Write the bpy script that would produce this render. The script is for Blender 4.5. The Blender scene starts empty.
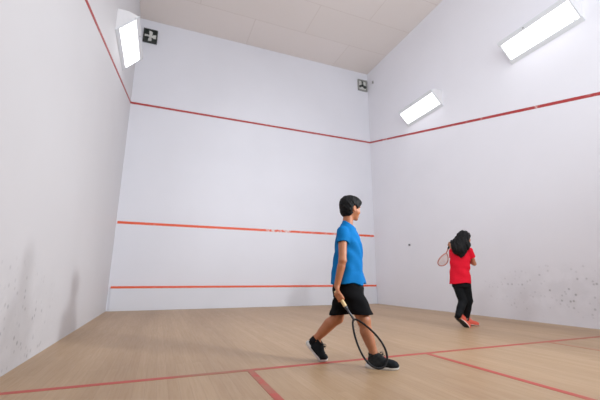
import bpy, bmesh, math, random
import numpy as np
from mathutils import Vector, Matrix

random.seed(4)
C = bpy.context.scene.collection
PI = math.pi
W, L, H = 6.4, 9.75, 6.82          # squash court: width, length, ceiling height (metres)

# ------------------------------------------------------------------ materials
def new_mat(name):
    m = bpy.data.materials.new(name); m.use_nodes = True
    nt = m.node_tree
    return m, nt, nt.nodes['Principled BSDF']

def rgb(r, g, b):
    f = lambda c: (c/255/12.92) if c/255 <= .04045 else ((c/255+.055)/1.055)**2.4
    return (f(r), f(g), f(b), 1)

def N(nt, typ, **kw):
    n = nt.nodes.new(typ)
    for k, v in kw.items():
        if k in n.inputs: n.inputs[k].default_value = v
        else: setattr(n, k, v)
    return n

def mixc(nt, fac, a, b, blend='MIX'):
    n = nt.nodes.new('ShaderNodeMix'); n.data_type = 'RGBA'; n.blend_type = blend
    for s, v in ((0, fac), (6, a), (7, b)):
        if hasattr(v, 'is_output') or isinstance(v, bpy.types.NodeSocket): nt.links.new(v, n.inputs[s])
        else: n.inputs[s].default_value = v
    return n.outputs[2]

def math_n(nt, op, a, b=0.0, clamp=False):
    n = nt.nodes.new('ShaderNodeMath'); n.operation = op; n.use_clamp = clamp
    for i, v in enumerate((a, b)):
        if isinstance(v, bpy.types.NodeSocket): nt.links.new(v, n.inputs[i])
        else: n.inputs[i].default_value = v
    return n.outputs[0]

def ramp(nt, v, p0, p1, c0=(0,0,0,1), c1=(1,1,1,1)):
    r = nt.nodes.new('ShaderNodeValToRGB')
    r.color_ramp.elements[0].position = p0; r.color_ramp.elements[0].color = c0
    r.color_ramp.elements[1].position = p1; r.color_ramp.elements[1].color = c1
    nt.links.new(v, r.inputs[0]); return r.outputs[0]

def coords(nt, scale=(1,1,1)):
    t = nt.nodes.new('ShaderNodeTexCoord'); m = nt.nodes.new('ShaderNodeMapping')
    m.inputs['Scale'].default_value = scale
    nt.links.new(t.outputs['Object'], m.inputs['Vector']); return m.outputs[0]

def bump(nt, b, h, strength=.2, dist=.01):
    n = N(nt, 'ShaderNodeBump', Strength=strength, Distance=dist)
    nt.links.new(h, n.inputs['Height']); nt.links.new(n.outputs[0], b.inputs['Normal'])

def simple(name, col, rough=.6, var=.12, scale=20, bmp=0, stretch=(1,1,1), metal=0, sub=0, spec=.5):
    m, nt, b = new_mat(name)
    nz = N(nt, 'ShaderNodeTexNoise', Scale=scale, Detail=3.0)
    nt.links.new(coords(nt, stretch), nz.inputs['Vector'])
    dark = tuple(c*(1-var) for c in col[:3])+(1,); lite = tuple(min(1, c*(1+var)) for c in col[:3])+(1,)
    nt.links.new(mixc(nt, nz.outputs[0], dark, lite), b.inputs['Base Color'])
    b.inputs['Roughness'].default_value = rough; b.inputs['Metallic'].default_value = metal
    if sub:
        b.inputs['Subsurface Weight'].default_value = sub
        b.inputs['Subsurface Radius'].default_value = (.01, .004, .002)
        b.inputs['Subsurface Scale'].default_value = 1
    b.inputs['Specular IOR Level'].default_value = spec
    if bmp: bump(nt, b, nz.outputs[0], bmp, .004)
    return m

def wall_mat(name, col, specks=None):
    """painted plaster: broad stains, fine brushed bump, optional band of grey ball marks"""
    m, nt, b = new_mat(name)
    co = coords(nt)
    n1 = N(nt, 'ShaderNodeTexNoise', Scale=.7, Detail=4.0); nt.links.new(co, n1.inputs['Vector'])
    n2 = N(nt, 'ShaderNodeTexNoise', Scale=60.0, Detail=2.0); nt.links.new(co, n2.inputs['Vector'])
    c = mixc(nt, ramp(nt, n1.outputs[0], .35, .75), col, tuple(x*.955 for x in col[:3])+(1,))
    if specks:
        axis, centre, ry, zc, rz = specks
        sp = nt.nodes.new('ShaderNodeSeparateXYZ'); nt.links.new(co, sp.inputs[0])
        dy = math_n(nt, 'DIVIDE', math_n(nt, 'SUBTRACT', sp.outputs[axis], centre), ry)
        dz = math_n(nt, 'DIVIDE', math_n(nt, 'SUBTRACT', sp.outputs[2], zc), rz)
        r2 = math_n(nt, 'ADD', math_n(nt, 'MULTIPLY', dy, dy), math_n(nt, 'MULTIPLY', dz, dz))
        mask = math_n(nt, 'SUBTRACT', 1.0, r2, True)
        v = N(nt, 'ShaderNodeTexVoronoi', Scale=13.0); nt.links.new(co, v.inputs['Vector'])
        dot = ramp(nt, v.outputs['Distance'], .10, .27, (1,1,1,1), (0,0,0,1))
        n3 = N(nt, 'ShaderNodeTexNoise', Scale=5.0, Detail=5.0); nt.links.new(co, n3.inputs['Vector'])
        sel = ramp(nt, n3.outputs[0], .36, .56)
        f = math_n(nt, 'MULTIPLY', math_n(nt, 'MULTIPLY', dot, sel), math_n(nt, 'MULTIPLY', mask, .55))
        f2 = math_n(nt, 'MULTIPLY', math_n(nt, 'MULTIPLY', sel, mask), .10)
        c = mixc(nt, f2, c, rgb(120, 118, 120)); c = mixc(nt, f, c, rgb(95, 95, 100))
    nt.links.new(c, b.inputs['Base Color'])
    b.inputs['Roughness'].default_value = .55
    bump(nt, b, n2.outputs[0], .08, .004)
    return m

def line_mat(name, col, worn, wear=.62, scale=3.0):
    m, nt, b = new_mat(name); co = coords(nt)
    n1 = N(nt, 'ShaderNodeTexNoise', Scale=scale, Detail=6.0, Roughness=.7); nt.links.new(co, n1.inputs['Vector'])
    n2 = N(nt, 'ShaderNodeTexNoise', Scale=.9, Detail=1.0); nt.links.new(co, n2.inputs['Vector'])
    f = math_n(nt, 'MULTIPLY', ramp(nt, n1.outputs[0], wear-.08, wear+.03), ramp(nt, n2.outputs[0], .45, .6))
    nt.links.new(mixc(nt, f, col, worn), b.inputs['Base Color'])
    b.inputs['Roughness'].default_value = .5
    return m

def floor_mat():
    m, nt, b = new_mat('maple_strip_floor')
    t = nt.nodes.new('ShaderNodeTexCoord'); mp = nt.nodes.new('ShaderNodeMapping')
    mp.inputs['Rotation'].default_value = (0, 0, PI/2); nt.links.new(t.outputs['Object'], mp.inputs['Vector'])
    br = N(nt, 'ShaderNodeTexBrick', Scale=1.0)
    br.offset = .37; br.offset_frequency = 3; br.squash = 1
    br.inputs['Brick Width'].default_value = 1.7; br.inputs['Row Height'].default_value = .065
    br.inputs['Mortar Size'].default_value = .0012; br.inputs['Mortar Smooth'].default_value = .6
    br.inputs['Bias'].default_value = 0
    br.inputs['Color1'].default_value = FLOOR_A; br.inputs['Color2'].default_value = FLOOR_B
    br.inputs['Mortar'].default_value = FLOOR_M
    nt.links.new(mp.outputs[0], br.inputs['Vector'])
    g = N(nt, 'ShaderNodeTexNoise', Scale=9.0, Detail=5.0, Roughness=.65); nt.links.new(coords(nt, (7, .35, 1)), g.inputs['Vector'])
    c = mixc(nt, math_n(nt, 'MULTIPLY', ramp(nt, g.outputs[0], .4, .75), .34), br.outputs[0], FLOOR_G)
    s = N(nt, 'ShaderNodeTexNoise', Scale=.55, Detail=4.0); nt.links.new(coords(nt, (3.2, .4, 1)), s.inputs['Vector'])
    c = mixc(nt, math_n(nt, 'MULTIPLY', ramp(nt, s.outputs[0], .45, .72), .42), c, FLOOR_D)
    nt.links.new(c, b.inputs['Base Color'])
    nt.links.new(ramp(nt, g.outputs[0], .2, .8, (.36,)*3+(1,), (.5,)*3+(1,)), b.inputs['Roughness'])
    b.inputs['Specular IOR Level'].default_value = .4
    bump(nt, b, br.outputs['Fac'], -.15, .002)
    return m

FLOOR_A, FLOOR_B = rgb(188, 158, 125), rgb(179, 148, 114)
FLOOR_M, FLOOR_G, FLOOR_D = rgb(164, 133, 104), rgb(164, 131, 100), rgb(146, 114, 84)

M_wall_f = wall_mat('white_paint_front_wall', rgb(228, 228, 235))
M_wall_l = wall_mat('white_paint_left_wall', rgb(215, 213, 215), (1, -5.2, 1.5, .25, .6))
M_wall_r = wall_mat('white_paint_right_wall', rgb(233, 232, 238), (1, -4.75, 1.5, .48, .42))
M_wall_b = wall_mat('white_paint_back_wall', rgb(224, 221, 222))
M_tin = wall_mat('white_painted_board', rgb(224, 225, 232))
M_line_out = line_mat('dark_red_wall_paint', rgb(172, 52, 52), rgb(222, 196, 190), .66, 6)
M_line_front = line_mat('orange_red_wall_paint', rgb(232, 92, 54), rgb(226, 214, 212), .56, 9)
M_line_tin = line_mat('orange_red_board_paint', rgb(232, 96, 58), rgb(222, 180, 165), .75, 9)
M_line_floor = line_mat('red_floor_paint', rgb(186, 74, 62), rgb(168, 104, 80), .46, 7)
M_line_faint = line_mat('faded_red_floor_paint', rgb(182, 106, 84), rgb(182, 134, 106), .40, 7)

def ceiling_mat():
    m, nt, b = new_mat('beige_ceiling_boards')
    co = coords(nt)
    br = N(nt, 'ShaderNodeTexBrick', Scale=1.0); br.offset = 0.5
    br.inputs['Brick Width'].default_value = 2.6; br.inputs['Row Height'].default_value = 1.0
    br.inputs['Mortar Size'].default_value = .008
    br.inputs['Color1'].default_value = rgb(238, 230, 226); br.inputs['Color2'].default_value = rgb(235, 227, 222)
    br.inputs['Mortar'].default_value = rgb(222, 212, 206)
    nt.links.new(co, br.inputs['Vector'])
    n = N(nt, 'ShaderNodeTexNoise', Scale=.8, Detail=3.0); nt.links.new(co, n.inputs['Vector'])
    nt.links.new(mixc(nt, math_n(nt, 'MULTIPLY', n.outputs[0], .2), br.outputs[0], rgb(220, 210, 202)), b.inputs['Base Color'])
    b.inputs['Roughness'].default_value = .75
    return m

# ------------------------------------------------------------------ objects
def link(name, me, m=None, parent=None):
    o = bpy.data.objects.new(name, me); C.objects.link(o)
    if m:
        for k in (m if isinstance(m, (list, tuple)) else [m]): me.materials.append(k)
    if parent: o.parent = parent
    return o

def from_bm(name, bm, m, parent=None, smooth=False):
    me = bpy.data.meshes.new(name); bm.normal_update(); bm.to_mesh(me); bm.free()
    if smooth: me.polygons.foreach_set('use_smooth', [True]*len(me.polygons))
    return link(name, me, m, parent)

def tag(o, label, cat, group=None, kind=None):
    o['label'] = label; o['category'] = cat
    if group: o['group'] = group
    if kind: o['kind'] = kind
    return o

def thing(name, label, cat, loc=(0,0,0), rotz=0, group=None):
    o = bpy.data.objects.new(name, None); C.objects.link(o); o.empty_display_size = .1
    o.location = loc; o.rotation_euler = (0, 0, rotz)
    return tag(o, label, cat, group)

def box(bm, lo, hi, bevel=0, M=None):
    vs = [bm.verts.new((x, y, z)) for x in (lo[0], hi[0]) for y in (lo[1], hi[1]) for z in (lo[2], hi[2])]
    fs = [(0,1,3,2),(4,6,7,5),(0,4,5,1),(2,3,7,6),(0,2,6,4),(1,5,7,3)]
    faces = [bm.faces.new([vs[i] for i in f]) for f in fs]
    if bevel:
        es = list({e for f in faces for e in f.edges})
        r = bmesh.ops.bevel(bm, geom=es, offset=bevel, segments=2, profile=.5, affect='EDGES')
        vs = list({v for v in vs if v.is_valid} | set(r['verts']))
    if M is not None:
        for v in vs: v.co = M @ v.co
    return vs

def tube(bm, pts, rad, sides=8, closed=False, squash=None):
    """swept tube through points; rad number or list; squash=(vector, factor) flattens the section"""
    pts = [Vector(p) for p in pts]; n = len(pts); rings = []; prev = None
    for i, p in enumerate(pts):
        if closed: t = pts[(i+1) % n]-pts[i-1]
        else: t = pts[min(i+1, n-1)]-pts[max(i-1, 0)]
        t.normalize()
        if prev is None:
            a = Vector((0,0,1)) if abs(t.z) < .9 else Vector((1,0,0))
            u = t.cross(a).normalized()
        else: u = (prev-t*prev.dot(t)).normalized()
        prev = u; v = t.cross(u); r = rad[i] if isinstance(rad, (list, tuple)) else rad
        ring = []
        for k in range(sides):
            o = (u*math.cos(2*PI*k/sides)+v*math.sin(2*PI*k/sides))*r
            if squash: o = o + squash[0]*(o.dot(squash[0])*(squash[1]-1))
            ring.append(bm.verts.new(p+o))
        rings.append(ring)
    for i in range(n if closed else n-1):
        A, B = rings[i], rings[(i+1) % n]
        for k in range(sides): bm.faces.new((A[k], A[(k+1) % sides], B[(k+1) % sides], B[k]))
    if not closed:
        bm.faces.new(rings[0][::-1]); bm.faces.new(rings[-1])

# ------------------------------------------------------------------ the court
def struct(name, bm, m):
    o = from_bm(name, bm, m); o['kind'] = 'structure'; return o

def strip(name, lo, hi, m, bev=0):
    bm = bmesh.new(); box(bm, lo, hi, bev); return struct(name, bm, m)

T = .12
strip('floor', (-T, -L-T, -.1), (W+T, T, 0), floor_mat())
strip('wall_front', (-T, 0, 0), (W+T, T, H), M_wall_f)
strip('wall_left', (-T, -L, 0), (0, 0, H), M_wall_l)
strip('wall_right', (W, -L, 0), (W+T, 0, H), M_wall_r)
strip('wall_back', (-T, -L-T, 0), (W+T, -L, 2.9), M_wall_b)
strip('ceiling', (-T, -L-T, H), (W+T, T, H+.1), ceiling_mat())
# the tin: a board along the foot of the front wall with its red top edge
strip('baseboard_front', (.045, -.022, 0), (W-.03, 0, .445), M_tin, .003)
strip('trim_1', (.045, -.026, .445), (W-.02, 0, .488), M_line_tin, .002)
e = .0015
strip('trim_2', (.02, -e, 1.775), (W-.012, 0, 1.83), M_line_front)           # service line
strip('trim_3', (0, -e, 4.545), (W, 0, 4.595), M_line_out)                    # front out line
def slanted(name, x0, x1):
    bm = bmesh.new(); k = 2.44/L
    vs = []
    for x in (x0, x1):
        for y in (0, -L):
            for dz in (-.025, .025): vs.append(bm.verts.new((x, y, 4.57+k*y+dz)))
    for f in ((0,1,3,2),(4,6,7,5),(0,4,5,1),(2,3,7,6),(0,2,6,4),(1,5,7,3)): bm.faces.new([vs[i] for i in f])
    bmesh.ops.recalc_face_normals(bm, faces=bm.faces); struct(name, bm, M_line_out)
slanted('trim_4', 0, e); slanted('trim_5', W-e, W)
strip('trim_6', (0, -5.515, 0), (W, -5.465, e), M_line_floor)                 # short line
strip('trim_7', (1.575, -L, 0), (1.625, -5.515, e), M_line_floor)             # left service box
strip('trim_8', (3.175, -L, 0), (3.225, -5.515, e), M_line_floor)             # half court line
strip('trim_9', (W-1.625, -7.115, 0), (W-1.575, -5.515, e), M_line_faint)

# ------------------------------------------------------------------ lamps
M_lamp_body = simple('white_lamp_metal', rgb(222, 220, 222), .4, .04)
M_lamp_rim = simple('pale_lamp_rim', rgb(222, 225, 229), .25, .03)
M_screw = simple('grey_screw', rgb(120, 120, 124), .4, .1, metal=.6)
def emis(name, col, s):
    m, nt, b = new_mat(name)
    co = coords(nt)
    w = N(nt, 'ShaderNodeTexWave', Scale=1.6, Distortion=0.0); w.wave_type = 'BANDS'; w.bands_direction = 'Z'
    nt.links.new(co, w.inputs['Vector'])
    nt.links.new(mixc(nt, w.outputs[1], tuple(c*.9 for c in col[:3])+(1,), col), b.inputs['Emission Color'])
    b.inputs['Emission Strength'].default_value = s
    b.inputs['Base Color'].default_value = (.8,.8,.8,1); b.inputs['Roughness'].default_value = .35
    return m
M_glow = emis('glowing_diffuser', (.97, .985, 1, 1), 3.6)

LD, LH, LL = .285, .29, 1.14   # depth from the wall, height, length
def make_lamp(label):
    """wedge light: local +x out from the wall, y along the wall, z up; foot of the face on the wall"""
    t = thing('wall_lamp', label, 'lamp', group='wedge lamps high on the side walls')
    bm = bmesh.new()
    prof = [(0, -.02), (0, LH+.05), (LD*.55, LH+.05), (LD, LH+.005), (LD-.012, LH-.012), (.012, -.012)]
    a = [bm.verts.new((x, -LL/2, z)) for x, z in prof]; b = [bm.verts.new((x, LL/2, z)) for x, z in prof]
    n = len(prof)
    bm.faces.new(a); bm.faces.new(b[::-1])
    for i in range(n): bm.faces.new((a[i], b[i], b[(i+1) % n], a[(i+1) % n]))
    bmesh.ops.recalc_face_normals(bm, faces=bm.faces)
    from_bm('housing', bm, M_lamp_body, t)
    d = Vector((LD-.012, 0, LH)).normalized(); nrm = Vector((d.z, 0, -d.x)); ln = math.hypot(LD-.012, LH)
    F = Matrix(((d.x, 0, nrm.x, .012), (0, 1, 0, 0), (d.z, 0, nrm.z, -.012), (0, 0, 0, 1)))   # u up the face, y, out
    bm = bmesh.new(); box(bm, (.052, -LL/2+.03, -.004), (ln-.050, LL/2-.03, .012), .004, F)
    from_bm('diffuser', bm, M_glow, t)
    bm = bmesh.new()
    box(bm, (-.03, -LL/2-.012, .0), (.045, LL/2+.012, .016), .004, F)
    box(bm, (ln-.043, -LL/2-.012, .0), (ln+.03, LL/2+.012, .016), .004, F)
    for s in (-1, 1):
        y0 = s*(LL/2-.012); box(bm, (.055, y0-.014, .0), (ln-.055, y0+.014, .014), .003, F)
    from_bm('rim', bm, M_lamp_rim, t)
    for (u, y) in ((ln-.005, -LL*.1), (.06, LL*.42)):
        bm = bmesh.new()
        bmesh.ops.create_cone(bm, cap_ends=True, segments=12, radius1=.011, radius2=.009, depth=.008,
                              matrix=F @ Matrix.Translation((u, y, .018)))
        from_bm('screw', bm, M_screw, t)
    return t
def dup(root, loc, rotz, label):
    r = root.copy(); C.objects.link(r); r.location = loc; r.rotation_euler = (0, 0, rotz); r['label'] = label
    for ch in list(root.children):
        c = ch.copy(); C.objects.link(c); c.parent = r
    return r
lamp0 = make_lamp('glowing white wedge lamp on the right wall, large one at the top right corner')
lamp0.location = (W, -5.075, 4.375); lamp0.rotation_euler = (0, 0, PI)
dup(lamp0, (W, -2.30, 4.375), PI, 'smaller glowing wedge lamp on the right wall, just above the red line')
dup(lamp0, (0, -2.30, 4.375), 0, 'glowing white wedge lamp on the left wall, the only one on that side')

# ------------------------------------------------------------------ extractor fans
M_dark = simple('dark_green_black_plate', rgb(38, 46, 42), .5, .2)
M_fgrey = simple('grey_fan_frame', rgb(150, 150, 146), .5, .1)
M_pale = simple('pale_fan_plastic', rgb(214, 214, 210), .5, .05)
M_palep = simple('backlit_white_plate', rgb(214, 214, 210), .6, .12)  # white stands in for outside light seen through the right-hand fan
def fan(label, loc, back, frame, blade, rot, nb):
    t = thing('extractor_fan', label, 'fan', loc, 0, 'square fans under the ceiling on the front wall')
    w, h = .145, .168
    bm = bmesh.new(); box(bm, (-w, -.012, -h), (w, 0, h), .003); from_bm('back_plate', bm, back, t)
    bm = bmesh.new()
    for lo, hi in (((-w-.012, -.05, -h-.012), (-w+.018, 0, h+.012)), ((w-.018, -.05, -h-.012), (w+.012, 0, h+.012)),
                   ((-w+.018, -.05, -h-.012), (w-.018, 0, -h+.018)), ((-w+.018, -.05, h-.018), (w-.018, 0, h+.012))):
        box(bm, lo, hi, .003)
    from_bm('frame', bm, frame, t)
    bm = bmesh.new()
    bmesh.ops.create_cone(bm, cap_ends=True, segments=20, radius1=.042, radius2=.034, depth=.035,
                          matrix=Matrix.Translation((0, -.03, 0)) @ Matrix.Rotation(PI/2, 4, 'X'))
    from_bm('hub', bm, blade, t)
    for k in range(nb):
        bm = bmesh.new(); a = rot+2*PI*k/nb
        out = [(.03, -.02), (.075, -.052), (.125, -.05), (.14, .0), (.125, .04), (.075, .034), (.03, .02)]
        R = Matrix.Rotation(a, 4, 'Y') @ Matrix.Translation((0, -.03, 0)) @ Matrix.Rotation(.45, 4, 'X')
        top = [bm.verts.new(R @ Vector((x, -.003, z))) for x, z in out]; bot = [bm.verts.new(R @ Vector((x, .003, z))) for x, z in out]
        bm.faces.new(top); bm.faces.new(bot[::-1])
        for i in range(len(out)):
            j = (i+1) % len(out); bm.faces.new((top[i], bot[i], bot[j], top[j]))
        bmesh.ops.recalc_face_normals(bm, faces=bm.faces)
        from_bm('blade', bm, blade, t)
    return t
fan('small square dark extractor fan with pale blades, beside the left lamp under the ceiling', (.255, 0, 6.37), M_dark, M_dark, M_pale, .0, 4)
fan('small square whitish extractor fan with dark blades, high in the right front corner', (6.205, 0, 6.385), M_palep, M_fgrey, M_dark, .5, 3)  # blades coloured dark as a silhouette against the painted light behind
bm = bmesh.new(); box(bm, (-.022, -.02, -.04), (.022, 0, .04), .006)
o = from_bm('wall_switch', bm, M_fgrey); o.location = (W, -.30, 6.38); o.rotation_euler = (0, 0, -PI/2)
tag(o, 'tiny grey fitting on the right wall beside the whitish fan', 'switch')

# ------------------------------------------------------------------ squash ball
bm = bmesh.new(); bmesh.ops.create_uvsphere(bm, u_segments=20, v_segments=14, radius=.021)
o = from_bm('squash_ball', bm, simple('black_rubber', rgb(30, 30, 34), .7, .1), None, True)
o.location = (W-.021, -1.465, 1.43)
tag(o, 'small black squash ball against the right wall between the two players', 'ball')

# ------------------------------------------------------------------ implicit-surface modeller
class Vol:
    """signed-distance volume: smooth union of tapered limbs and ellipsoids, meshed by surface nets"""
    def __init__(s, lo, hi, h):
        s.lo = np.array(lo, float); s.h = h
        s.n = np.ceil((np.array(hi)-s.lo)/h).astype(int)+1
        s.D = np.full(s.n, .5, np.float32)
    def sub(s, lo, hi):
        i0 = np.clip(np.floor((np.array(lo)-s.lo)/s.h).astype(int), 0, s.n-1)
        i1 = np.clip(np.ceil((np.array(hi)-s.lo)/s.h).astype(int)+1, 1, s.n)
        sl = tuple(slice(a, max(b, a+1)) for a, b in zip(i0, i1))
        ax = [s.lo[k]+s.h*np.arange(sl[k].start, sl[k].stop) for k in range(3)]
        return sl, np.stack(np.meshgrid(*ax, indexing='ij'), -1)
    def put(s, sl, d, k, cut=False):
        o = s.D[sl]
        if cut: o = -o
        if k > 0:
            hh = np.clip(.5+.5*(o-d)/k, 0, 1); r = o*(1-hh)+d*hh-k*hh*(1-hh)
        else: r = np.minimum(o, d)
        s.D[sl] = -r if cut else r
    def cone(s, a, b, ra, rb, k=.01, flat=None):
        a, b = np.array(a, float), np.array(b, float); m = max(ra, rb)+k+4*s.h
        sl, P = s.sub(np.minimum(a, b)-m, np.maximum(a, b)+m)
        ba = b-a; q = P-a; t = np.clip((q@ba)/max(ba@ba, 1e-9), 0, 1)
        v = q-t[..., None]*ba
        if flat is not None:
            f = np.array(flat[0], float); f /= np.linalg.norm(f); v = v+(v@f)[..., None]*f*(flat[1]-1)
        s.put(sl, np.linalg.norm(v, axis=-1)-(ra+(rb-ra)*t), k)
    def chain(s, pts, rs, k=.01):
        for i in range(len(pts)-1): s.cone(pts[i], pts[i+1], rs[i], rs[i+1], k)
    def ell(s, c, r, R=None, k=.01, cut=False):
        c, r = np.array(c, float), np.array(r, float); m = r.max()+k+4*s.h
        sl, P = s.sub(c-m, c+m); q = P-c
        if R is not None: q = q@R
        k0 = np.linalg.norm(q/r, axis=-1); k1 = np.linalg.norm(q/r**2, axis=-1)+1e-9
        s.put(sl, k0*(k0-1)/k1, k, cut)
    def loft(s, secs, yaw=0, k=.01, p=2.3):
        """stack of ellipse sections (z, cx, cy, rx, ry), rotated by yaw about each centre"""
        secs = sorted(secs); Z = np.array([q[0] for q in secs]); m = max(max(q[3:5]) for q in secs)+k+.05
        xs = [q[1] for q in secs]; ys = [q[2] for q in secs]
        sl, P = s.sub((min(xs)-m, min(ys)-m, Z[0]-.05), (max(xs)+m, max(ys)+m, Z[-1]+.05))
        z = P[..., 2]; f = [np.interp(z, Z, [q[i] for q in secs]) for i in (1, 2, 3, 4)]
        dx, dy = P[..., 0]-f[0], P[..., 1]-f[1]; c_, s_ = math.cos(yaw), math.sin(yaw)
        u, v = dx*c_+dy*s_, -dx*s_+dy*c_
        q = (np.abs(u/f[2])**p+np.abs(v/f[3])**p)**(1/p)
        d = (q-1)*np.minimum(f[2], f[3])
        d = np.maximum(d, np.maximum(Z[0]-z, z-Z[-1]))
        s.put(sl, d, k)
    def cutf(s, fn):
        """keep only where fn(P) <= 0"""
        ax = [s.lo[k]+s.h*np.arange(s.n[k]) for k in range(3)]
        s.D = np.maximum(s.D, fn(*np.meshgrid(*ax, indexing='ij')).astype(np.float32))
    def wob(s, fn):
        ax = [s.lo[k]+s.h*np.arange(s.n[k]) for k in range(3)]
        s.D = s.D+fn(*np.meshgrid(*ax, indexing='ij')).astype(np.float32)
    def mesh(s, name, smooth=1):
        D = s.D; n = np.array(D.shape)-1; ins = D < 0
        cnt = np.zeros(tuple(n), np.int8)
        offs = [(i, j, k) for i in (0, 1) for j in (0, 1) for k in (0, 1)]
        for o in offs: cnt += ins[o[0]:o[0]+n[0], o[1]:o[1]+n[1], o[2]:o[2]+n[2]]
        act = np.argwhere((cnt > 0) & (cnt < 8)); idx = np.full(tuple(n), -1, np.int64)
        idx[tuple(act.T)] = np.arange(len(act))
        V = [D[tuple((act+np.array(o)).T)].astype(float) for o in offs]
        acc = np.zeros((len(act), 3)); c = np.zeros(len(act))
        for i, oi in enumerate(offs):
            for j, oj in enumerate(offs):
                if j > i and sum(abs(a-b) for a, b in zip(oi, oj)) == 1:
                    x = (V[i] < 0) != (V[j] < 0); t = np.where(x, V[i]/np.where(x, V[i]-V[j], 1), 0)
                    acc += x[:, None]*(np.array(oi)+t[:, None]*(np.array(oj)-np.array(oi))); c += x
        co = s.lo+s.h*(act+acc/c[:, None]); F = []
        for ax in range(3):
            a, b = (ax+1) % 3, (ax+2) % 3
            A = [slice(None)]*3; B = [slice(None)]*3; A[ax] = slice(0, -1); B[ax] = slice(1, None)
            g = ins[tuple(A)] != ins[tuple(B)]; e_ = np.argwhere(g)
            e_ = e_[(e_[:, a] > 0) & (e_[:, b] > 0) & (e_[:, a] < n[a]) & (e_[:, b] < n[b])]
            ua = np.eye(3, dtype=int)[a]; ub = np.eye(3, dtype=int)[b]
            q = np.stack([idx[tuple((e_-d).T)] for d in (ua+ub, ub, 0*ua, ua)], 1)
            fl = ~ins[tuple(e_.T)]; q[fl] = q[fl][:, ::-1]; F.append(q)
        F = np.concatenate(F)
        for _ in range(smooth):
            sm = np.zeros_like(co); w = np.zeros(len(co))
            for i in range(4):
                np.add.at(sm, F[:, i], co[F[:, (i+1) % 4]]); np.add.at(w, F[:, i], 1)
                np.add.at(sm, F[:, (i+1) % 4], co[F[:, i]]); np.add.at(w, F[:, (i+1) % 4], 1)
            co = co*.5+.5*sm/np.maximum(w, 1)[:, None]
        me = bpy.data.meshes.new(name)
        me.vertices.add(len(co)); me.vertices.foreach_set('co', co.ravel())
        me.loops.add(F.size); me.loops.foreach_set('vertex_index', F.ravel().astype(np.int32))
        me.polygons.add(len(F)); me.polygons.foreach_set('loop_start', np.arange(0, F.size, 4, dtype=np.int32))
        me.update(calc_edges=True); me.validate()
        me.polygons.foreach_set('use_smooth', np.ones(len(me.polygons), bool))
        return me

def Rz(a): c, s = math.cos(a), math.sin(a); return np.array([[c, -s, 0], [s, c, 0], [0, 0, 1.]])
def Ry(a): c, s = math.cos(a), math.sin(a); return np.array([[c, 0, s], [0, 1, 0], [-s, 0, c]])
def Rx(a): c, s = math.cos(a), math.sin(a); return np.array([[1, 0, 0], [0, c, -s], [0, s, c]])
def unit(v): v = np.array(v, float); return v/np.linalg.norm(v)

def head(v, c, R, s=1.0):
    """head of a child: face towards +x of R; c = point between the ears at eye level"""
    c = np.array(c, float); q = lambda x, y, z: c+R@(np.array((x, y, z))*s)
    E = lambda p, r, k=.012, cut=False, Q=None: v.ell(q(*p), np.array(r)*s, R if Q is None else R@Q, k*s, cut)
    E((-.010, 0, .032), (.086, .070, .070)); E((.020, 0, .000), (.064, .060, .080), .02)
    E((.034, 0, -.055), (.044, .042, .042), .02); v.ell(q(.064, 0, -.088), np.array((.016, .018, .014))*s, R, .018*s)
    for y in (-1, 1):
        E((.052, y*.036, -.028), (.026, .022, .024), .02)
        E((.074, y*.026, .020), (.012, .022, .007), .012)
        E((.088, y*.030, .001), (.012, .016, .0062), .006, True)
        E((-.006, y*.071, -.010), (.019, .009, .031), .006, False, Rz(y*.35)@Ry(-.2))
        E((.004, y*.079, -.008), (.009, .006, .017), .004, True, Rz(y*.35))
        E((.086, y*.010, -.033), (.009, .007, .007), .006)
    v.cone(q(.082, 0, .010), q(.098, 0, -.028), .006*s, .0095*s, .008*s)
    E((.081, 0, -.055), (.012, .022, .0055), .004); E((.079, 0, -.066), (.012, .018, .006), .004)
    E((.088, 0, -.0605), (.010, .022, .0015), .002, True)
    return q

def eyes(parent, q, R, s, col):
    for y in (-1, 1):
        bm = bmesh.new(); bmesh.ops.create_uvsphere(bm, u_segments=16, v_segments=12, radius=.0110*s,
                          matrix=Matrix.Rotation(PI/2, 4, 'Y'))
        R4 = Matrix(R.tolist()).to_4x4(); p = q(.0675, y*.0295, .001)
        for vv in bm.verts: vv.co = R4 @ vv.co+Vector(p)
        o = from_bm('eye', bm, [M_eye, M_iris], parent, True)
        fwd = Vector(R@np.array((1, 0, 0)))
        for f in o.data.polygons:
            if (f.center-Vector(p)).normalized().dot(fwd) > .80: f.material_index = 1

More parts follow.
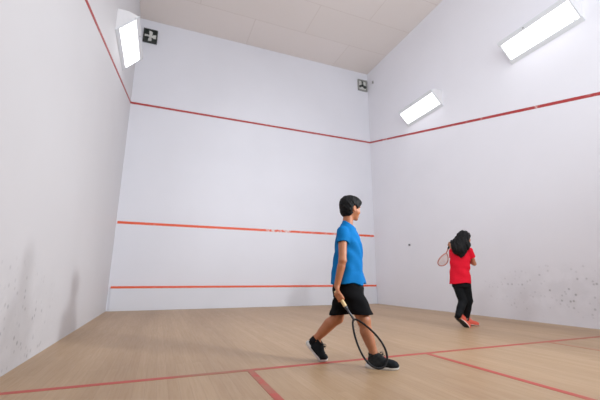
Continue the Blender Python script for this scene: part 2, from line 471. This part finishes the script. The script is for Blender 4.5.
def grip_hand(v, wrist, G, g, palm, s=1.0):
    """hand closed round a grip: G point on grip axis at palm centre, g axis towards the racket head,
    palm = direction from the axis to the side where the palm lies; fingers wrap away from it"""
    g = unit(g); p = unit(palm-np.dot(palm, g)*g); w = np.cross(g, p)       # w: side the fingers run over
    r = .015*s; wrist = np.array(wrist, float); G = np.array(G, float)
    pc = G+p*(r+.008*s)
    v.cone(wrist, pc-g*.022*s-w*.012*s, .019*s, .014*s, .012*s)
    for t, wd in ((-.026, .0), (-.009, .0), (.009, .0), (.026, .0)):         # palm slab over the knuckles
        v.cone(pc+g*t*s-w*.022*s, pc+g*t*s+w*.012*s, .0125*s, .0105*s, .012*s)
    lens = (.82, .95, 1.0, .93)
    for i, t in enumerate((-.030, -.011, .009, .029)):                      # little finger ... index finger
        R_ = r+.0065*s; pts = []
        for a in np.linspace(.55, .55+3.6*lens[i], 5):
            pts.append(G+g*(t*s+.004*s*a)+(p*math.cos(a)+w*math.sin(a))*R_)
        v.chain(pts, [.0088*s, .0085*s, .008*s, .0074*s, .0066*s], .0022*s)
    th = [pc+g*.004*s-w*.024*s]                                               # thumb from the side of the palm
    for a, t in ((-1.35, .026), (-2.2, .040), (-2.9, .046)):
        th.append(G+g*t*s+(p*math.cos(a)+w*math.sin(a))*(r+.0075*s))
    v.chain(th, [.013*s, .0105*s, .009*s, .0075*s], .003*s)

def open_hand(v, wrist, d, back, thumb, s=1.0, curl=.35):
    """relaxed hand: d towards the fingertips, back = back-of-hand normal, thumb = side of the thumb"""
    d = unit(d); b = unit(back-np.dot(back, d)*d); t = unit(np.cross(d, b)); t = t if np.dot(t, thumb) > 0 else -t
    W_ = np.array(wrist, float)
    for o in (-.021, -.007, .007, .021): v.cone(W_+d*.008*s+t*o*.6*s, W_+d*.062*s+t*o*s, .012*s, .0105*s, .012*s)
    for o, ln in ((.026, .058), (.009, .066), (-.009, .062), (-.025, .048)):
        p = W_+d*.066*s+t*o*s; pts = [p]; a = curl*.6
        for f in (.42, .32, .26):
            p = p+(d*math.cos(a)-b*math.sin(a)+t*o*1.5)*ln*f*s; pts.append(p); a += curl
        v.chain(pts, [.0088*s, .0082*s, .0074*s, .0064*s], .002*s)
    p0 = W_+d*.014*s+t*.018*s
    v.chain([p0, p0+(d*.7+t*.8-b*.3)*.028*s, p0+(d*1.6+t*1.05-b*.7)*.029*s, p0+(d*2.4+t*1.1-b*1.1)*.028*s],
            [.013*s, .011*s, .0092*s, .0075*s], .003*s)

M_skin_b = simple('tan_skin', rgb(176, 112, 76), .5, .07, 12, .05, sub=.12)
M_skin_g = simple('brown_skin', rgb(176, 122, 92), .5, .07, 12, .05, sub=.12)
M_hair = simple('black_hair', rgb(17, 16, 17), .62, .4, 30, .5, (3, 3, .5), spec=.18)
M_eye = simple('eye_white', rgb(230, 226, 220), .2, .02); M_iris = simple('dark_iris', rgb(40, 26, 20), .15, .1)
M_blue = simple('blue_jersey', rgb(10, 108, 172), .75, .10, 60, .15, spec=.1)
M_black = simple('black_shorts_fabric', rgb(17, 17, 19), .8, .2, 60, .15, spec=.08)
M_red = simple('red_jersey', rgb(214, 26, 48), .75, .10, 60, .15, spec=.1)
M_leg = simple('black_legging_fabric', rgb(21, 23, 26), .7, .2, 60, .12, spec=.12)
M_stripe = simple('white_piping', rgb(180, 180, 184), .7, .05)
M_shoe = simple('black_shoe_mesh', rgb(24, 27, 31), .7, .25, 120, .2, spec=.15)
M_sole = simple('white_rubber_sole', rgb(214, 214, 212), .55, .06)
M_outs = simple('dark_outsole', rgb(52, 50, 46), .7, .15, spec=.2)
M_lace = simple('dark_laces', rgb(46, 48, 52), .8, .1, spec=.1)
M_shoe_o = simple('orange_shoe_mesh', rgb(222, 88, 66), .65, .12, 120, .15)
M_lace_p = simple('pale_laces', rgb(226, 190, 176), .8, .08)
M_sock = simple('black_sock', rgb(30, 31, 34), .9, .15, 120, .2, spec=.1)

def shoe(parent, ankle_xy, toe_dir, up_len, pitch, roll, m_up, m_sole, m_out, m_lace, ln=.24, ground=0.0, ball_lift=0.0, flex=True):
    """trainer: built toe along +x, ball of the foot at x = .065; pitch lifts the heel about the ball"""
    v = Vol((-.14, -.07, -.01), (.16, .07, .13), .0032); f = ln/.245
    v.loft([(.018, .005, 0, .112, .042), (.035, .004, 0, .114, .041), (.055, -.012, 0, .094, .037), (.07, -.030, 0, .072, .034), (.095, -.052, 0, .046, .032), (.108, -.056, 0, .044, .032)], 0, .012, 2.6)
    v.ell((.064, 0, .036), (.054, .041, .033), None, .02)
    v.ell((-.056, 0, .118), (.034, .023, .03), None, .008, True)
    v.wob(lambda x, y, z: .0010*np.sin(x*150)*np.sin(z*130+y*60))
    v.cutf(lambda x, y, z: .018-z)
    up = v.mesh('shoe_upper', 2)
    def solesh(z0, z1, grow):
        bm = bmesh.new(); n = 40; rings = []
        for z, g in ((z0, grow-.002), (z0+.003, grow), ((z0+z1)/2, grow), (z1-.002, grow-.001), (z1, grow-.003)):
            ring = []
            for k in range(n):
                a = 2*PI*k/n; c, s_ = math.cos(a), math.sin(a)
                x = .122*(abs(c)**.85)*(1 if c > 0 else -1); wd = .043-.009*math.exp(-((x+.03)/.05)**2)-.003*(x < -.08)
                ring.append(bm.verts.new((x+g*c, (wd+g)*(abs(s_)**.8)*(1 if s_ > 0 else -1), z+.006*max(0, (x-.06)/.06)**2)))
            rings.append(ring)
        for A, B in zip(rings, rings[1:]):
            for k in range(n): bm.faces.new((A[k], A[(k+1) % n], B[(k+1) % n], B[k]))
        bm.faces.new(rings[0][::-1]); bm.faces.new(rings[-1]); return bm
    def place(bmv):
        hx = np.array(toe_dir, float); hx /= np.linalg.norm(hx)
        R = Matrix.Rotation(math.atan2(hx[1], hx[0]), 4, 'Z') @ Matrix.Rotation(roll, 4, 'X')
        for c in bmv:
            p = Vector(c)*f; xb = .065*f
            a = pitch
            if flex:
                t = min(max((xb+.012-p.x)/.03, 0), 1); a = pitch*t
            d = Vector((p.x-xb, p.y, p.z))
            d = Matrix.Rotation(a, 3, 'Y') @ d
            p = Vector((xb, 0, 0))+d
            yield R @ p+Vector((ankle_xy[0], ankle_xy[1], ground+ball_lift))
    def put_me(me):
        co = [tuple(x.co) for x in me.vertices]
        for x, p in zip(me.vertices, place(co)): x.co = p
    def put_bm(bm):
        vs = list(bm.verts)
        for x, p in zip(vs, place([y.co.copy() for y in vs])): x.co = p
    put_me(up)
    o = link('shoe', up, m_up, parent)
    bm = solesh(.006, .030, .0025); put_bm(bm); from_bm('sole', bm, m_sole, o, True)
    bm = solesh(0, .007, -.001); put_bm(bm); from_bm('outsole', bm, m_out, o, True)
    bm = bmesh.new()
    for i in range(5):
        x = .052-.016*i; z = .060+.0092*i
        tube(bm, [(x, -.026, z-.008), (x-.003, -.012, z+.003), (x-.005, 0, z+.005), (x-.003, .012, z+.003), (x, .026, z-.008)], .0028, 6)
    for s_ in (-1, 1):
        tube(bm, [(-.014, 0, .101), (-.006, s_*.012, .116), (.008, s_*.022, .116), (.014, s_*.016, .104), (-.008, s_*.004, .1)], .0022, 6)
        tube(bm, [(-.013, 0, .101), (.006, s_*.016, .100), (.022, s_*.03, .088)], .0022, 6)
    put_bm(bm); from_bm('laces', bm, m_lace, o, True)
    return o

# ------------------------------------------------------------------ boy
BOY = Vector((2.43, -5.66, 0)); bh = math.atan2(-.527, .85)
boy = thing('person', 'boy in blue t-shirt and black shorts walking to the right with a racket lowered', 'person', BOY, bh)
P = lambda *a: np.array(a, float)
ty = math.radians(-14)                                   # torso heading
cs = P(-.088, 0, 1.025); left = P(-math.sin(ty), math.cos(ty), 0)
shR, shL = cs-left*.122+P(.008, 0, -.008), cs+left*.122
elR, wrR = P(-.112, -.184, .785), P(-.160, -.176, .594)
elL, wrL = P(-.075, .185, .80), P(-.035, .20, .595)
hipR, kneeR, ankR = P(-.070, -.070, .585), P(.030, -.075, .335), P(.098, -.075, .095)
hipL, kneeL, ankL = P(-.100, .065, .585), P(-.185, .075, .335), P(-.362, .085, .165)
hR = Rz(math.radians(36))@Ry(.06); hc = P(-.045, 0, 1.224)
GRIP_DIR = unit(P(.182, -.01, -.285)); GRIP_C = P(-.146, -.196, .520)

v = Vol((-.50, -.30, -.02), (.22, .32, 1.38), .0042)
q = head(v, hc, hR, .93)
v.cone(cs+P(.008, 0, .02), q(-.022, 0, -.05), .048, .038, .02)
v.cone(shR*.75+cs*.25+P(0, 0, -.01), shL*.75+cs*.25+P(0, 0, -.01), .038, .038, .02)
v.loft([(.56, -.085, 0, .070, .095), (.66, -.09, 0, .072, .098), (.80, -.09, 0, .078, .105), (.93, -.09, 0, .082, .118), (1.02, -.082, 0, .052, .085)], ty, .03, 2.1)
v.chain([shR+P(0, 0, -.012), elR, wrR], [.036, .030, .020], .012); v.chain([shL+P(0, 0, -.012), elL, wrL], [.036, .030, .020], .012)
v.cone(elR*.75+wrR*.25, wrR, .0305, .020, .01); v.cone(elL*.75+wrL*.25, wrL, .0305, .020, .01)
for hp, kn, an in ((hipR, kneeR, ankR), (hipL, kneeL, ankL)):
    v.chain([hp+P(0, -.15*hp[1], 0), kn, an], [.062, .047, .030], .02)
    cv = kn*.68+an*.32; bk = unit(P((an-kn)[2], 0, -(an-kn)[0])); bk = bk if bk[0] < 0 else -bk
    v.cone(cv+bk*.012, kn*.35+an*.65+bk*.004, .042, .034, .02)
    v.ell(kn+P(.022, 0, .0), (.028, .03, .036), None, .02)
v.cone(ankR, ankR+P(.02, 0, -.04), .03, .03, .01); v.cone(ankL, ankL+P(.015, 0, -.03), .03, .03, .01)
grip_hand(v, wrR, GRIP_C, GRIP_DIR, P(-.25, -1, .1), .92)
open_hand(v, wrL, P(.18, -.05, -1), P(0, 1, 0), P(1, 0, 0), .9)
body = link('body', v.mesh('body', 2), M_skin_b, boy)
eyes(boy, q, hR, .93, None)

# short hair with a full top and fringe
v = Vol((-.22, -.18, 1.08), (.12, .18, 1.40), .0034)
v.ell(q(-.010, 0, .040), P(.101, .084, .084)*.93, hR, .01)
v.ell(q(.040, 0, .072), P(.052, .064, .042)*.93, hR, .02)
v.ell(q(-.036, 0, -.004), P(.064, .072, .086)*.93, hR, .02); v.ell(q(.058, 0, .058), P(.044, .058, .030)*.93, hR, .02)
ihR = hR.T
def hl(x, y, z):
    p = np.stack([x-hc[0], y-hc[1], z-hc[2]], -1)@hR/.93
    hx, hy, hz = p[..., 0], p[..., 1], p[..., 2]
    face = (hx-hz*.95)*.7-.034-.006*np.sin(hy*170)
    ear = .026-np.sqrt(((hx-.002)/1.0)**2+((hz+.018)/1.4)**2)
    ear = np.where(np.abs(hy) > .05, ear, -1)
    return np.maximum(np.maximum(face, -.078-hz), ear)*.93
def hn(x, y, z):
    return .0032*np.sin(x*95+z*40+2*np.sin(y*50))*np.sin(y*105+1.5*np.sin(z*60))+.0018*np.sin(x*210+y*160)*np.sin(z*170)
v.wob(hn); v.cutf(hl)
link('hair', v.mesh('hair', 1), M_hair, boy)

# loose t-shirt
v = Vol((-.32, -.32, .53), (.18, .32, 1.16), .0045)
v.loft([(.580, -.080, 0, .140, .166), (.70, -.083, 0, .122, .142), (.82, -.074, 0, .112, .138), (.93, -.069, 0, .104, .140), (1.00, -.074, 0, .088, .134), (1.045, -.076, 0, .068, .108), (1.085, -.066, 0, .058, .070)], ty, .02, 2.25)
v.cone(P(-.082, -.055, 1.038), P(-.062, -.006, 1.10), .056, .052, .02); v.cone(P(-.082, .055, 1.038), P(-.062, .006, 1.10), .056, .052, .02)
def shirt_cut(x, y, z):
    d = (.606+.005*np.sin(y*22+x*14))-z
    n = np.sqrt((x+.050)**2+(y*.95)**2+((z-1.150)*.95)**2); neck = .062-n
    return np.maximum(np.maximum(d, neck), .8*(z-1.096)-.55*(-.06-x))
def sleeves(v, arms, ra, rb, t1, kk=.02):
    """cut-off tapered sleeves melted into the shirt"""
    for sh, el in arms:
        q2 = Vol(v.lo, v.lo+v.h*(v.n-1), v.h); q2.n = v.n.copy(); q2.D = np.full(v.D.shape, .5, np.float32)
        q2.cone(sh, sh*(1-t1)+el*t1, ra, rb, 0)
        ax = unit(el-sh); e0 = sh*(1-t1)+el*t1
        q2.cutf(lambda x, y, z: (x-e0[0])*ax[0]+(y-e0[1])*ax[1]+(z-e0[2])*ax[2])
        hh = np.clip(.5+.5*(v.D-q2.D)/kk, 0, 1); v.D = v.D*(1-hh)+q2.D*hh-kk*hh*(1-hh)
def folds(x, y, z):
    lo_ = np.clip((1.0-z)/.3, 0, 1)
    return .006*lo_*np.sin(38*y+26*x+10*z+2*np.sin(14*z))+.0042*np.sin(46*(z+.5*x)+9*np.sin(7*y))*np.clip(1-abs(z-.86)/.22, 0, 1)
v.cutf(shirt_cut); sleeves(v, ((shR, elR), (shL, elL)), .046, .050, .40); v.wob(folds)
o = link('shirt', v.mesh('shirt', 2), M_blue, boy)

# shorts
v = Vol((-.34, -.24, .32), (.18, .24, .70), .0045)
v.loft([(.50, -.080, 0, .122, .144), (.57, -.082, 0, .120, .146), (.63, -.085, 0, .104, .132)], ty, .03, 2.3)
v.cone(hipR+P(0, .012, -.02), P(.028, -.080, .36), .084, .086, .02); v.cone(hipL+P(0, -.008, -.02), P(-.168, .080, .33), .084, .080, .02)
def shorts_cut(x, y, z):
    zr = .385+.10*(x-.02)*0; a = .382-z; b_ = (.362+.08*(x+.165))-z
    return np.where(y < (x+.07)*.05-.0, a, b_)
v.wob(lambda x, y, z: .004*np.sin(40*x+30*y)*np.clip((.6-z)/.2, 0, 1)+.003*np.sin(60*z+20*x))
v.cutf(shorts_cut)
link('shorts', v.mesh('shorts', 2), M_black, boy)
# socks and shoes
for kn, an, nm in ((kneeR, ankR, 0), (kneeL, ankL, 1)):
    bm = bmesh.new(); d = unit(kn-an)
    tube(bm, [tuple(an+d*t) for t in (-.04, -.01, .006, .010)], [.034, .034, .0335, .030], 20)
    from_bm('sock', bm, M_sock, boy, True)
shoe(boy, (.152, -.082), (math.cos(-.12), math.sin(-.12)), 0, 0, 0, M_shoe, M_sole, M_sole, M_lace)
shoe(boy, (-.385, .088), (math.cos(-.10), math.sin(-.10)), 0, math.radians(46), 0, M_shoe, M_sole, M_sole, M_lace)

# ------------------------------------------------------------------ rackets
M_grip = simple('cream_grip_tape', rgb(226, 200, 150), .8, .1, 60, .3, (1, 1, 4))
M_frame = simple('black_racket_frame', rgb(24, 24, 26), .4, .15, spec=.25)
M_shaft = simple('grey_black_shaft', rgb(74, 76, 82), .35, .15)
M_string = simple('grey_strings', rgb(90, 86, 82), .5, .05)
M_frame_p = simple('pinkish_racket_frame', rgb(206, 140, 126), .4, .1)
M_string_p = simple('cream_strings', rgb(240, 214, 206), .5, .05)
TEAR = lambda c: .52+.70*c-.12*c*c
def racket(label, loc, axis, face, mf, mg, mst, msh, head_l=.375, head_w=.198, shaft_l=.105, grip_l=.20, sr=.00035):
    """origin at the butt of the grip; axis towards the head, face = normal of the string bed (world)"""
    t = thing('squash_racket', label, 'racket', loc)
    x = Vector(axis).normalized(); n = Vector(face); n = (n-x*n.dot(x)).normalized(); y = n.cross(x)
    M = Matrix(((x.x, y.x, n.x, 0), (x.y, y.y, n.y, 0), (x.z, y.z, n.z, 0), (0, 0, 0, 1)))
    def fin(name, bm, m, par, smooth=True):
        for vv in bm.verts: vv.co = M @ vv.co
        return from_bm(name, bm, m, par, smooth)
    bm = bmesh.new(); g = grip_l
    xs = [0, .004, .012, .02]+[.02+(g-.02)*k/24 for k in range(1, 25)]
    rs = [.013, .0155, .016, .0148]+[.0138+.0006*(k % 2) for k in range(1, 24)]+[.0105]
    tube(bm, [(a, 0, 0) for a in xs], rs, 16); gr = fin('grip', bm, mg, t)
    bm = bmesh.new(); tube(bm, [(g-.002, 0, 0), (g+.004, 0, 0), (g+.018, 0, 0), (g+.02, 0, 0)], [.0118, .0125, .0118, .010], 14); fin('collar', bm, msh, gr)
    s0 = g+shaft_l
    bm = bmesh.new(); tube(bm, [(g+.018, 0, 0), (g+shaft_l*.5, 0, 0), (s0+.012, 0, 0)], [.0088, .0082, .0086], 12); fin('shaft', bm, msh, t)
    def rim(u):      # teardrop outline, u in 0..2pi from the throat
        c = (1-math.cos(u))/2
        wd = math.sin(u)*(head_w/2)*TEAR(c)
        return (s0+.004+head_l*c, wd*(1 if True else 1), 0)
    bm = bmesh.new(); pts = [rim(2*PI*k/64) for k in range(64)]
    tube(bm, pts, .0075, 8, True, (Vector((0, 0, 1)), 1.35)); fin('frame', bm, mf, t)
    bm = bmesh.new()
    k = .5
    def half(xp):    # half width of the bed at xp
        c = min(max((xp-s0-.004)/head_l, 0), 1); u = math.acos(1-2*c); return math.sin(u)*(head_w/2)*TEAR(c)
    for i in range(-7, 8):
        yy = i*head_w/16.5; inside = [s0+.004+head_l*j/200 for j in range(201) if half(s0+.004+head_l*j/200) > abs(yy)]
        if inside: tube(bm, [(inside[0], yy, .0008), (inside[-1], yy, .0008)], sr, 5)
    for j in range(1, 18):
        xp = s0+.03+(head_l-.045)*j/18; hw = half(xp); tube(bm, [(xp, -hw, -.0008), (xp, hw, -.0008)], sr, 5)
    fin('strings', bm, mst, t)
    return t

RB = Matrix.Rotation(bh, 3, 'Z')
butt = GRIP_C-GRIP_DIR*.046
racket('black squash racket with cream grip, hanging from the boy\'s right hand', BOY+RB @ Vector(butt), RB @ Vector(GRIP_DIR),
       RB @ Vector((.52, -1, .10)), M_frame, M_grip, M_string, M_shaft, .368, .200, .105, .135)

# ------------------------------------------------------------------ girl
GIRL = Vector((4.85, -4.36, 0)); gh = math.atan2(-.719, .695)
girl = thing('person', 'girl with long black hair in red t-shirt and black leggings, seen from behind', 'person', GIRL, gh)
ty = math.radians(68)                                    # facing away and to the right
cs = P(.048, .12, 1.045); left = P(-math.sin(ty), math.cos(ty), 0); fw = P(math.cos(ty), math.sin(ty), 0)
shL, shR = cs+left*.125, cs-left*.125
elR, wrR = shR+P(.045, .10, -.185), shR+P(-.10, .26, -.10)
elL, wrL = shL+P(.0, .12, -.165), P(-.080, .28, 1.135)
hipL, kneeL, ankL = P(-.040, .115, .61), P(.010, .13, .335), P(-.060, .005, .165)
hipR, kneeR, ankR = P(.062, .11, .61), P(.085, .20, .345), P(.030, .26, .10)
hR = Rz(math.radians(50)); hc = P(.120, .15, 1.222); S = .90
v = Vol((-.32, -.14, -.02), (.34, .56, 1.36), .0045)
q = head(v, hc, hR, S)
v.cone(cs+P(.0, .01, .01), q(-.022, 0, -.05), .046, .040, .02)
v.cone(shR*.75+cs*.25+P(0, 0, -.012), shL*.75+cs*.25+P(0, 0, -.012), .036, .036, .02)
v.loft([(.57, .01, .115, .060, .095), (.68, .012, .12, .066, .092), (.80, .02, .12, .070, .098), (.95, .04, .12, .074, .112), (1.03, .046, .12, .050, .085)], ty, .03, 2.1)
v.chain([shR+P(0, 0, -.01), elR, wrR], [.032, .028, .019], .012); v.chain([shL+P(0, 0, -.01), elL, wrL], [.032, .028, .019], .012)
for hp, kn, an in ((hipR, kneeR, ankR), (hipL, kneeL, ankL)): v.chain([hp, kn, an], [.068, .045, .030], .02)
v.cone(ankR, ankR+P(.015, .01, -.04), .028, .028, .01); v.cone(ankL, ankL+P(.01, .0, -.03), .028, .028, .01)
GG_DIR = unit(P(-.135, .20, -.255)); GG_C = wrL+P(-.006, .030, .030)
grip_hand(v, wrL, GG_C, GG_DIR, P(-.6, -.3, .6), .85)
open_hand(v, wrR, P(-.85, .5, .15), P(.5, .8, 0), P(0, 0, 1), .85)
link('body', v.mesh('body', 2), M_skin_g, girl)
eyes(girl, q, hR, S, None)
# long loose hair to the middle of the back
v = Vol((-.16, -.10, .88), (.30, .36, 1.38), .0042)
v.ell(q(-.012, 0, .038), P(.101, .086, .086)*S, hR, .01)
b0 = hc+P(-.015, -.045, .0)
v.cone(b0+P(.0, -.01, .03), P(.040, .025, 1.06), .082, .082, .03); v.cone(b0+P(-.04, -.01, .02), P(.0, .03, 1.10), .060, .070, .03)
v.cone(P(.050, .03, 1.07), P(.075, .012, .965), .092, .050, .04, ((0, 1, 0), 1.5))
v.cone(P(.0, .05, 1.15), P(-.005, .03, 1.05), .070, .060, .03)
v.cone(P(.13, .06, 1.12), P(.165, .06, 1.04), .055, .040, .03)
def ghl(x, y, z):
    p = np.stack([x-hc[0], y-hc[1], z-hc[2]], -1)@hR/S
    hx, hy, hz = p[..., 0], p[..., 1], p[..., 2]
    return np.maximum((hx-hz*.75)*.75-.038, -1)*S
v.wob(lambda x, y, z: .005*np.sin(x*80+2.5*np.sin(z*22))*np.cos(y*60)+.003*np.sin(x*150+z*30)); v.cutf(ghl)
link('hair', v.mesh('hair', 1), M_hair, girl)
# t-shirt
v = Vol((-.26, -.12, .54), (.36, .42, 1.14), .0045)
v.loft([(.57, .002, .115, .122, .142), (.66, .006, .118, .110, .136), (.80, .014, .12, .100, .134), (.93, .032, .12, .100, .138), (1.01, .042, .12, .086, .132), (1.06, .050, .125, .060, .098), (1.09, .060, .13, .05, .06)], ty, .02, 2.25)
def gshirt(x, y, z):
    c = np.maximum((.585+.010*np.sin(x*20+y*9))-z, .052-np.sqrt((x-.08)**2+(y-.145)**2+(z-1.125)**2))
    return c
v.wob(lambda x, y, z: .006*np.sin(30*x+14*z+2*np.sin(16*z))*np.clip((1-z)/.3, 0, 1)+.004*np.sin(50*(z+.4*x))*np.clip(1-abs(z-.8)/.2, 0, 1)); D0 = v.D; v.cutf(gshirt); sleeves(v, ((shR, elR), (shL, elL)), .043, .048, .52)
link('shirt', v.mesh('shirt', 2), M_red, girl)
# leggings with pale side piping
v = Vol((-.24, -.12, .06), (.32, .40, .70), .0045)
v.loft([(.54, .008, .11, .086, .116), (.62, .008, .115, .078, .108)], ty, .03, 2.2)
for hp, kn, an in ((hipR, kneeR, ankR), (hipL, kneeL, ankL)): v.chain([hp, kn, kn*.5+an*.5, kn*-.05+an*1.05], [.078, .056, .050, .043], .02)
v.wob(lambda x, y, z: .0012*np.sin(60*z+20*x))
pants = link('trousers', v.mesh('trousers', 2), M_leg, girl)
bm = bmesh.new()
side = lambda a, b, t, r: a*(1-t)+b*t+P(math.cos(-.5), math.sin(-.5), 0)*r
pts = [side(hipR, kneeR, t, .069-.018*t) for t in np.linspace(0, 1, 8)]+[side(kneeR, ankR, t, .052-.012*t) for t in np.linspace(.15, .9, 7)]
tube(bm, [tuple(p) for p in pts], .0045, 6); from_bm('piping', bm, M_stripe, pants, True)
# shoes: right foot flat, left foot pushing off with the sole turned to the viewer
shoe(girl, (.080, .28), (.98, .05), 0, math.radians(8), 0, M_shoe_o, M_lace_p, M_outs, M_lace_p, .225)
shoe(girl, (-.045, -.01), (.87, .50), 0, math.radians(67), math.radians(-50), M_shoe_o, M_lace_p, M_outs, M_lace_p, .245, 0, .028, False)
RG = Matrix.Rotation(gh, 3, 'Z')
racket('pale pinkish racket with cream strings held at the girl\'s left side', GIRL+RG @ Vector(GG_C-GG_DIR*.07), RG @ Vector(GG_DIR),
       RG @ Vector((.25, -.62, -.80)), M_frame_p, M_frame, M_string_p, M_frame_p, .25, .17, .09, .16, .0014)

# ------------------------------------------------------------------ light
def area(name, loc, target, sx, sy, power, col=(1, 1, 1), spread=180):
    l = bpy.data.lights.new(name, 'AREA'); l.shape = 'RECTANGLE'; l.size = sx; l.size_y = sy; l.energy = power; l.color = col; l.spread = math.radians(spread)
    o = bpy.data.objects.new(name, l); C.objects.link(o); o.location = loc
    o.rotation_euler = (Vector(target)-Vector(loc)).to_track_quat('-Z', 'Y').to_euler(); return o
for x, y, s in ((0, -5.075, 1), (0, -7.9, 1)):       # the court's further wall lamps
    area('lamp_light', (x+s*.32, y, 4.35), (x+s*5, y+2.6, 2.6), 1.1, .38, 27, (.88, .94, 1), 105)
area('back_fill_light', (3.2, -9.55, 5.3), (3.2, -1.5, 3.9), 5.6, 2.0, 29, (.88, .94, 1), 105)  # added unseen soft fill from high at the back, brightens the walls
area('doorway_light', (5.9, -9.3, 2.25), (.6, -3.0, .9), .24, .3, 62, (.90, .955, 1), 85)
area('side_light', (6.2, -6.8, 2.05), (0, -4.95, .9), .2, .25, 11, (.90, .955, 1), 75)
area('ceiling_fill_light', (3.2, -8.6, 3.2), (3.2, -5.0, 6.8), 5, 1.5, 136, (.92, .97, 1))  # added unseen lamp aimed upwards to lighten the ceiling boards
w = bpy.data.worlds.new('World'); bpy.context.scene.world = w; w.use_nodes = True
w.node_tree.nodes['Background'].inputs[0].default_value = (.88, .94, 1, 1)
w.node_tree.nodes['Background'].inputs[1].default_value = .8

# ------------------------------------------------------------------ camera
cam = bpy.data.cameras.new('camera'); co = bpy.data.objects.new('camera', cam); C.objects.link(co)
cam.sensor_width = 36; cam.lens = 345.85*36/600; cam.clip_start = .05
yaw, pit, rol = .3787, .2234, .0018
fwd = Vector((math.sin(yaw)*math.cos(pit), math.cos(yaw)*math.cos(pit), math.sin(pit)))
r0 = Vector((math.cos(yaw), -math.sin(yaw), 0)); u0 = r0.cross(fwd)
r = r0*math.cos(rol)+u0*math.sin(rol); u = -r0*math.sin(rol)+u0*math.cos(rol)
co.matrix_world = Matrix(((r.x, u.x, -fwd.x, .9323), (r.y, u.y, -fwd.y, -8.1479), (r.z, u.z, -fwd.z, .6473), (0, 0, 0, 1)))
cam.dof.use_dof = True; cam.dof.focus_distance = 2.8; cam.dof.aperture_fstop = 2.2
sc = bpy.context.scene; sc.camera = co
sc.view_settings.view_transform = 'Standard'; sc.view_settings.look = 'None'; sc.view_settings.exposure = 0
